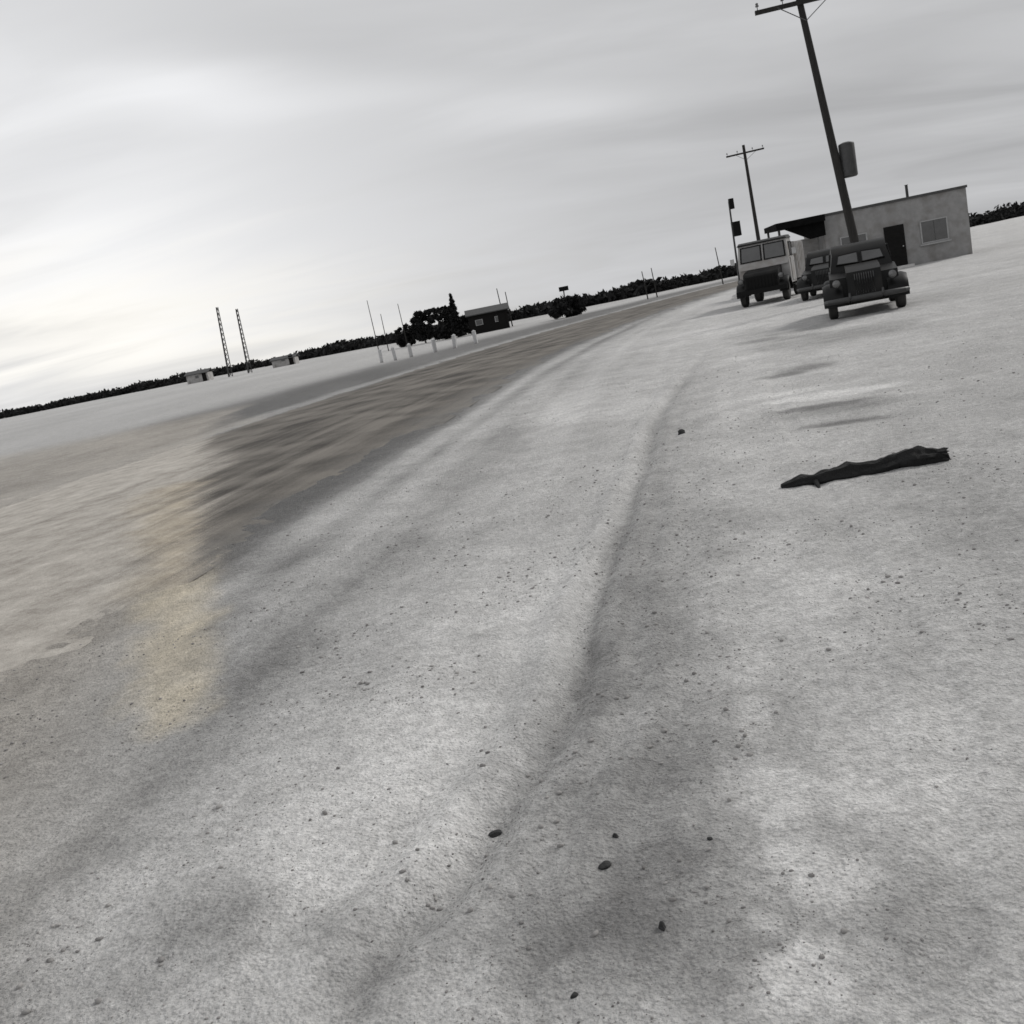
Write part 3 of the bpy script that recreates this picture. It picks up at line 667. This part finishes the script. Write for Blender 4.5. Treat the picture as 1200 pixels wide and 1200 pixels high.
# ------------------------------------------------------------------ buildings
def roadside_house():
    Y = 52; c = ap(967, 300, Y)
    t = thing('roadside_shop', 'flat roofed grey building with a dark projecting canopy behind the parked cars', 'building', (c[0] + .1, Y, 0), R(-10))
    W = M['greywall']
    link('wall', bx(0, 6.8, 0, 7, -.2, 3.2), W, t, False, .01)
    cap = bx(-.06, 6.86, -.06, 7.06, 3.203, 3.32); link('roof', cap, M['greyroof'], t, False, .012)
    link('vent_pipe', tb([(4.8, 3, 3.3), (4.8, 3, 4.0), (4.8, 3, 4.02)], [.07, .07, .11], 10), M['steel'], t)
    # canopy over the side yard
    cn = prism(bmesh.new(), [(-.9, 2.98), (-.9, 3.30), (4.6, 3.34), (4.6, 3.06)], -2.35, -.003); link('canopy', cn, M['roof'], t)
    br = bmesh.new()
    a = [br.verts.new(p) for p in ((-2.0, -.5, 2.99), (-.003, -.5, 2.99), (-.003, -.5, 2.3), (-.75, -.5, 2.25))]; b_ = [br.verts.new((v.co.x, -.38, v.co.z)) for v in a]
    for i in range(4): br.faces.new((a[i], a[(i + 1) % 4], b_[(i + 1) % 4], b_[i]))
    br.faces.new(a[::-1]); br.faces.new(b_); link('bracket_board', br, M['roof'], t)
    link('canopy_post', tb([(-2.2, -.5, -.2), (-2.2, -.5, 3.05)], [.06, .06], 8), M['steel'], t)
    link('canopy_post', tb([(-2.2, 4.3, -.2), (-2.2, 4.3, 3.12)], [.06, .06], 8), M['steel'], t)
    link('side_wall', bx(-1.9, -.003, 2.2, 2.4, -.2, 2.35), M['wall'], t)
    d = link('door', bx(2.8, 3.75, -.045, -.003, 0, 2.1), M['darkwall'], t); link('handle', tb([(3.62, -.046, 1.05), (3.62, -.1, 1.05)], [.03, .03], 8), M['chrome'], d)
    link('door_step', bx(2.6, 3.95, -.5, -.047, -.2, .12), M['palestone'], t)
    for x in (.7, 4.5):
        w = window(t, 'window', [(x, -.03, .95), (x + 1.3, -.03, .95), (x + 1.3, -.03, 2.05), (x, -.03, 2.05)], M['trim'], .06)
        link('sill', bx(x - .08, x + 1.38, -.10, -.013, .86, .935), M['trim'], w)
        link('bars', bx(x + .63, x + .67, -.036, -.037 + .02, 1.0, 2.0), M['trim'], w)
    return t
M['greywall'] = mat('grey_stucco_wall', g(.26, .01), .9, 0, .15, 2.5, bump=.3, spec=.15, dirt=g(.19, .04))
roadside_house()

def low_shed(px0, px1, base, Y, ztop, wm, rm, label, name='shed', depth=4, pitch=.5, rz=0, win=2):
    a = ap(px0, base, Y); b = ap(px1, base, Y); w = (b[0] - a[0])
    t = thing(name, label, 'shed', ((a[0] + b[0]) / 2, Y, 0), rz)
    link('wall', bx(-w / 2, w / 2, 0, depth, -.3, ztop - pitch), wm, t)
    r = prism(bmesh.new(), [(-.35, ztop - pitch - .0), (-.35, ztop - pitch + .1), (depth / 2, ztop), (depth + .35, ztop - pitch + .1), (depth + .35, ztop - pitch + .003), (depth / 2, ztop - .1)], -w / 2 - .3, w / 2 + .3)
    for v in r.verts: v.co.z += .004
    link('roof', r, rm, t)
    for k in range(win):
        x = -w / 2 + w * (k + .5) / win - .4
        window(t, 'window', [(x, -.03, .9), (x + .8, -.03, .9), (x + .8, -.03, 1.5), (x, -.03, 1.5)], M['trim'], .06)
    link('door', bx(w / 2 - 1.1, w / 2 - .3, -.05, -.003, -.1, 1.75), M['darkwall'], t)
    return t
low_shed(551, 598, 384, 112, 2.7, M['darkwall'], M['greyroof'], 'long low dark shed with a grey roof beside the dark trees', pitch=.7)
low_shed(318, 346, 423, 190, 1.9, M['wall'], M['greyroof'], 'small pale shed alone on the far horizon near the brush', pitch=.6, win=1)
low_shed(218, 244, 442, 200, 2.4, M['wall'], M['greyroof'], 'pale grey shed on the horizon left of the two thin masts', pitch=.7, win=1)

# two thin masts and other uprights
def mast(bp, tp_, Y, label, group, lattice=False, r=.1):
    b = Vector(ap(*bp, Y)); b.z = 0; tp = Vector(ap(*tp_, Y)); d = tp - b
    t = thing('mast', label, 'mast', b, 0, group)
    if lattice:
        w = .45; bm = bmesh.new(); n = 14
        for k in range(3):
            a = 2 * math.pi * k / 3; o = Vector((w * math.cos(a), w * math.sin(a), 0)); tube(bm, [o - Vector((0, 0, .2)), d + o * .45], [.085, .07], 5)
        link('upright', bm, M['steel'], t)
        bm = bmesh.new()
        for i in range(n):
            for k in range(3):
                a = 2 * math.pi * (k + i) / 3; a2 = 2 * math.pi * (k + i + 1) / 3; f, f2 = i / n, (i + 1) / n
                tube(bm, [d * f + Vector((math.cos(a), math.sin(a), 0)) * w * (1 - .55 * f), d * f2 + Vector((math.cos(a2), math.sin(a2), 0)) * w * (1 - .55 * f2)], [.05, .05], 4)
        link('lattice', bm, M['steel'], t)
    else:
        link('shaft', tb([Vector((0, 0, -.2)), d * .5, d], [r, r * .8, r * .6], 8), M['wood'], t, True)
    return t
GM = 'thin masts on the horizon'
mast((269, 438), (254, 360), 190, 'left of a pair of tall thin lattice masts on the horizon', GM, True)
mast((292, 434), (277, 362), 190, 'right of a pair of tall thin lattice masts on the horizon', GM, True)
GP = 'thin bare poles by the dark trees'
for bp, tp_, lab in (((442, 402), (430, 352), 'leftmost thin bare pole standing before the dark trees'), ((453, 400), (446, 368), 'shortest thin bare pole in the row left of the dark trees'),
                     ((476, 397), (466, 356), 'thin bare pole close to the first dark tree'), ((592, 380), (582, 338), 'tall thin bare pole at the left of the pair behind the dark shed'), ((600, 379), (592, 342), 'tall thin bare pole at the right of the pair behind the dark shed'),
                     ((768, 334), (763, 314), 'short stub pole rising from the far brush, on the right of two'), ((757, 336), (752, 318), 'short stub pole rising from the far brush, on the left of two'), ((845, 316), (838, 290), 'thin faint pole on the skyline left of the pale truck')):
    mast(bp, tp_, 118, lab, GP, False, .055 if bp[0] < 500 else .075)

def road_sign():
    Y = 105; b = Vector(ap(664, 372, Y)); b.z = 0; tp = Vector(ap(660, 336, Y))
    t = thing('road_sign', 'small dark sign board on a single post above the far brush', 'sign', b)
    d = tp - b
    link('post', tb([Vector((0, 0, -.2)), d], [.07, .06], 8), M['wood'], t)
    o = link('board', bx(-.48, .48, -.10, -.065, -.22, .22), M['black'], t, False, .01); o.location = d - Vector((0, 0, .2))
road_sign()

# whitewashed guard posts on the far verge
gpost = None
for i, (px, py, Lb) in enumerate(((446, 418, 'whitewashed guard post at the left end of the row'), (464, 416, 'second whitewashed guard post from the left end of the row'), (482, 413, 'third whitewashed guard post from the left of the row, below the dark trees'),
                                  (510, 409, 'third whitewashed guard post from the right of the row, below the tall thin tree'), (533, 406, 'second whitewashed guard post from the right end of the row'), (558, 401, 'whitewashed guard post at the right end of the row'))):
    p = ap(px, py, 70)
    if gpost is None:
        gpost = thing('guard_post', Lb, 'post', (p[0], 70, 0), 0, 'whitewashed guard posts along the far verge')
        bm = bx(-.11, .11, -.11, .11, -.3, .85); link('shaft', bm, M['postwhite'], gpost, False, .015)
        c = bmesh.new(); v = [c.verts.new(q) for q in ((-.13, -.13, .853), (.13, -.13, .853), (.13, .13, .853), (-.13, .13, .853), (0, 0, .96))]
        c.faces.new(v[3::-1])
        for k in range(4): c.faces.new((v[k], v[(k + 1) % 4], v[4]))
        link('cap', c, M['postwhite'], gpost); o = gpost
    else: o = copy_tree(gpost)
    o.location = (p[0], 70 + random.uniform(-1, 1), 0); o.rotation_euler = (R(random.uniform(-3, 3)), R(random.uniform(-4, 4)), R(random.uniform(-20, 20))); o['label'] = Lb

# ------------------------------------------------------------------ vegetation
def leaf_cloud(cent, rad, n, size, seed, shell=.5):
    rg = np.random.default_rng(seed)
    P = []
    for c, r, k in zip(cent, rad, n):
        u = rg.normal(size=(k, 3)); u /= np.linalg.norm(u, axis=1)[:, None]
        P.append(np.asarray(c) + u * (rg.random((k, 1)) ** shell) * np.asarray(r))
    P = np.vstack(P); m = len(P)
    a = rg.normal(size=(m, 3)); a /= np.linalg.norm(a, axis=1)[:, None]; b = np.cross(a, rg.normal(size=(m, 3))); b /= np.linalg.norm(b, axis=1)[:, None]
    s = (size * (.5 + rg.random((m, 1))))
    V = np.stack([P - a * s, P - b * s * .5, P + a * s, P + b * s * .5], 1).reshape(-1, 3)
    return V, np.arange(m * 4).reshape(-1, 4)
def tree(px, pb, pt, Y, wpx, label, kind='bush', seed=1, group='dark trees in the distant clump'):
    b = Vector(ap(px, pb, Y)); b.z = 0; H = ap(px, pt, Y)[2]; wd = wpx * Y / FPX / 2
    t = thing('conifer' if kind == 'conifer' else 'tree', label, 'tree', b, 0, group)
    rg = random.Random(seed)
    bm = tb([(0, 0, -.2), (.05, 0, H * .3), (-.04, .03, H * .65), (0, 0, H * .92)], [H * .035, H * .028, H * .016, H * .005], 8)
    if kind != 'conifer':
        for k in range(7):
            a = rg.random() * 6.28; z = H * rg.uniform(.2, .6); tube(bm, [(0, 0, z), (math.cos(a) * wd * .4, math.sin(a) * wd * .4, z + H * .12), (math.cos(a) * wd * .8, math.sin(a) * wd * .8, z + H * .25)], [H * .014, H * .01, H * .004], 5)
    link('trunk', bm, M['bark'], t, True)
    cent, rad, n = [], [], []
    if kind == 'conifer':
        for k in range(26):
            f = k / 25; a = k * 2.4; rr = wd * (1 - f) ** .8 + .08
            cent.append((math.cos(a) * rr * .35, math.sin(a) * rr * .35, H * (.06 + .92 * f))); rad.append((rr * .75, rr * .75, H * .045)); n.append(int(50 + 200 * (1 - f)))
        sz = .16
    else:
        for k in range(34):
            a = rg.random() * 6.28; z = rg.uniform(.12, .93); q = wd * (.95 - .45 * max(0, z - .4)) * math.sqrt(rg.random())
            s = wd * rg.uniform(.18, .42); cent.append((math.cos(a) * q, math.sin(a) * q, H * z - s * .2)); rad.append((s, s * .9, s * .6)); n.append(135)
        sz = .2
    V, F = leaf_cloud(cent, rad, n, sz, seed)
    V[:, 2] = np.maximum(V[:, 2], .02)
    raw('crown', V, F, M['leafdark'], t)
tree(497, 392, 362, 122, 30, 'broad dark tree at the left end of the distant clump', 'bush', 31)
tree(521, 388, 357, 119, 34, 'taller dark tree in the middle of the distant clump', 'bush', 32)
tree(536, 386, 343, 117, 15, 'narrow pointed dark conifer, the tallest in the distant clump', 'conifer', 33)
tree(545, 384, 369, 123, 18, 'small dark tree tucked between the conifer and the dark shed', 'bush', 34)
tree(476, 396, 379, 125, 22, 'lowest dark bushy tree just left of the distant clump', 'bush', 35)
tree(662, 364, 349, 104, 44, 'low wide dark bush at the foot of the small sign', 'bush', 36, None)

def treeline():
    cent, rad, n = [], [], []
    rg = np.random.default_rng(91)
    # (pixel x, depth, height) control line of the far brush
    ctl = np.array([(-700, 420, 4.5), (-200, 380, 4.2), (100, 330, 4.0), (300, 290, 4.0), (420, 240, 3.8), (480, 210, 3.6), (600, 190, 3.4), (690, 175, 3.3), (760, 180, 3.5), (850, 190, 4.0), (960, 210, 4.6), (1200, 260, 5.5), (1700, 330, 6)])
    N_ = 1500
    xs = np.linspace(-700, 1700, N_) + rg.uniform(-3, 3, N_)
    for px in xs:
        Y = np.interp(px, ctl[:, 0], ctl[:, 1]); Hh = np.interp(px, ctl[:, 0], ctl[:, 2])
        hz = 425 - .2 * (px - 300)
        p = ap(px, hz, Y); k = .35 + .55 * vnoise(np.array([px * .02]), np.array([3.]), 9)[0] + .35 * vnoise(np.array([px * .11]), np.array([7.]), 10)[0] + .35 * rg.random() ** 3
        z = Hh * .55 * k; y = Y + rg.uniform(-6, 14)
        cent.append((p[0] * y / Y, y, z * .5)); rad.append((z * 1.1, z * 1.0, z * .62)); n.append(60)
    V, F = leaf_cloud(cent, rad, n, .55, 92, .45)
    V[:, 2] = np.maximum(V[:, 2], -.1)
    o = raw('treeline', V, F, M['leafmid'])
    tag(o, 'thin dark line of brush and woods along the horizon', None, None, 'stuff')
treeline()

# ------------------------------------------------------------------ light, sky, camera
SUN_AZ, SUN_EL = R(62), R(36)          # azimuth from +y towards +x
w = bpy.data.worlds.new('World'); sc.world = w; w.use_nodes = True
N = w.node_tree.nodes; L = w.node_tree.links; bg = N['Background']
sky = N.new('ShaderNodeTexSky'); sky.sky_type = 'NISHITA'; sky.sun_disc = False; sky.sun_elevation = SUN_EL; sky.sun_rotation = SUN_AZ
bw = N.new('ShaderNodeRGBToBW'); L.new(sky.outputs[0], bw.inputs[0])
tc = N.new('ShaderNodeTexCoord'); sep = N.new('ShaderNodeSeparateXYZ'); L.new(tc.outputs['Generated'], sep.inputs[0])
def wm(op, a, b=None, c=None):
    q = N.new('ShaderNodeMath'); q.operation = op
    for i, v in enumerate((a, b, c)):
        if v is None: continue
        if isinstance(v, (int, float)): q.inputs[i].default_value = v
        else: L.new(v, q.inputs[i])
    return q.outputs[0]
zc = wm('ADD', wm('MAXIMUM', sep.outputs[2], 0.0), .16)
cb = N.new('ShaderNodeCombineXYZ'); L.new(wm('DIVIDE', sep.outputs[0], zc), cb.inputs[0]); L.new(wm('DIVIDE', sep.outputs[1], zc), cb.inputs[1])
def cloud(scale, rot, det, seed, dist=.6):
    mp = N.new('ShaderNodeMapping'); mp.inputs['Scale'].default_value = scale; mp.inputs['Rotation'].default_value = (0, 0, R(rot)); mp.inputs['Location'].default_value = (seed, seed * .7, 0)
    L.new(cb.outputs[0], mp.inputs[0]); n = N.new('ShaderNodeTexNoise'); n.inputs['Scale'].default_value = 1; n.inputs['Detail'].default_value = det; n.inputs['Roughness'].default_value = .5; n.inputs['Distortion'].default_value = dist
    L.new(mp.outputs[0], n.inputs['Vector']); return n.outputs['Fac']
c1 = cloud((.42, 1.0, 1), 6, 5, 3.1, .9); c2 = cloud((.9, 2.1, 1), 2, 5, 8.4, .9)
base = wm('ADD', wm('MULTIPLY', bw.outputs[0], .12), 4.9)
band = wm('ADD', wm('MULTIPLY', wm('SUBTRACT', c1, .5), 2.6), wm('MULTIPLY', wm('SUBTRACT', c2, .5), 1.5))
def spot(px, py, sx, sy, amp):
    # a brighter or greyer bank of cloud at a bearing and height
    d = ray(px, py); d = d / np.linalg.norm(d); az, el = math.atan2(d[0], d[1]), math.asin(d[2])
    azn = wm('ARCTAN2', sep.outputs[0], sep.outputs[1]); eln = wm('ARCSINE', sep.outputs[2])
    u = wm('DIVIDE', wm('SUBTRACT', azn, az), sx); v = wm('DIVIDE', wm('ADD', wm('SUBTRACT', eln, el), wm('MULTIPLY', wm('SUBTRACT', azn, az), .17)), sy)
    v = wm('ADD', v, wm('MULTIPLY', wm('SUBTRACT', c1, .5), 3.0)); u = wm('ADD', u, wm('MULTIPLY', wm('SUBTRACT', c2, .5), 1.5))
    return wm('MULTIPLY', wm('EXPONENT', wm('MULTIPLY', wm('ADD', wm('MULTIPLY', u, u), wm('MULTIPLY', v, v)), -1.0)), amp)
# thinner cloud towards the left of the view: brighter
lft = wm('MULTIPLY', sep.outputs[0], -2.6)
for a_ in ((150, 400, .24, .20, 2.7), (240, 118, .10, .022, 1.1), (400, 100, .14, .02, .7), (655, 132, .09, .02, 1.1), (800, 105, .12, .03, .5), (330, 60, .2, .035, -.45), (960, 160, .22, .09, -.55)):
    lft = wm('ADD', lft, spot(*a_))
tot = wm('MAXIMUM', wm('ADD', wm('ADD', base, band), lft), 1.0)
wrm = spot(130, 420, .3, .10, 1.0)
col = N.new('ShaderNodeCombineColor'); L.new(wm('MULTIPLY', tot, wm('ADD', wm('MULTIPLY', wrm, .03), .993)), col.inputs[0]); L.new(tot, col.inputs[1]); L.new(wm('MULTIPLY', tot, wm('ADD', wm('MULTIPLY', wrm, -.07), 1.02)), col.inputs[2])
L.new(col.outputs[0], bg.inputs['Color']); bg.inputs['Strength'].default_value = .11

sl = bpy.data.lights.new('sun', 'SUN'); sl.energy = 2.0; sl.angle = R(10); sl.color = (1, .98, .95)
so = bpy.data.objects.new('sun', sl); C.objects.link(so)
dv = Vector((math.sin(SUN_AZ) * math.cos(SUN_EL), math.cos(SUN_AZ) * math.cos(SUN_EL), math.sin(SUN_EL)))
so.rotation_euler = dv.to_track_quat('Z', 'Y').to_euler()

cam = bpy.data.cameras.new('camera'); co = bpy.data.objects.new('camera', cam); C.objects.link(co)
cam.sensor_width = 36; cam.sensor_fit = 'HORIZONTAL'; cam.lens = 36.0 * FPX / 1200; cam.clip_end = 20000; cam.clip_start = .05
mw = Matrix.Identity(4)
for i in range(3): mw[i][0] = RGT[i]; mw[i][1] = UPV[i]; mw[i][2] = -FWD[i]
mw[2][3] = CAMH + gz(0, 0) * 0
co.matrix_world = mw
sc.camera = co
sc.view_settings.view_transform = 'Standard'; sc.view_settings.look = 'None'; sc.view_settings.gamma = 1; sc.view_settings.exposure = 0
sc.view_settings.use_curve_mapping = False
sc.cycles.filter_width = 1.6
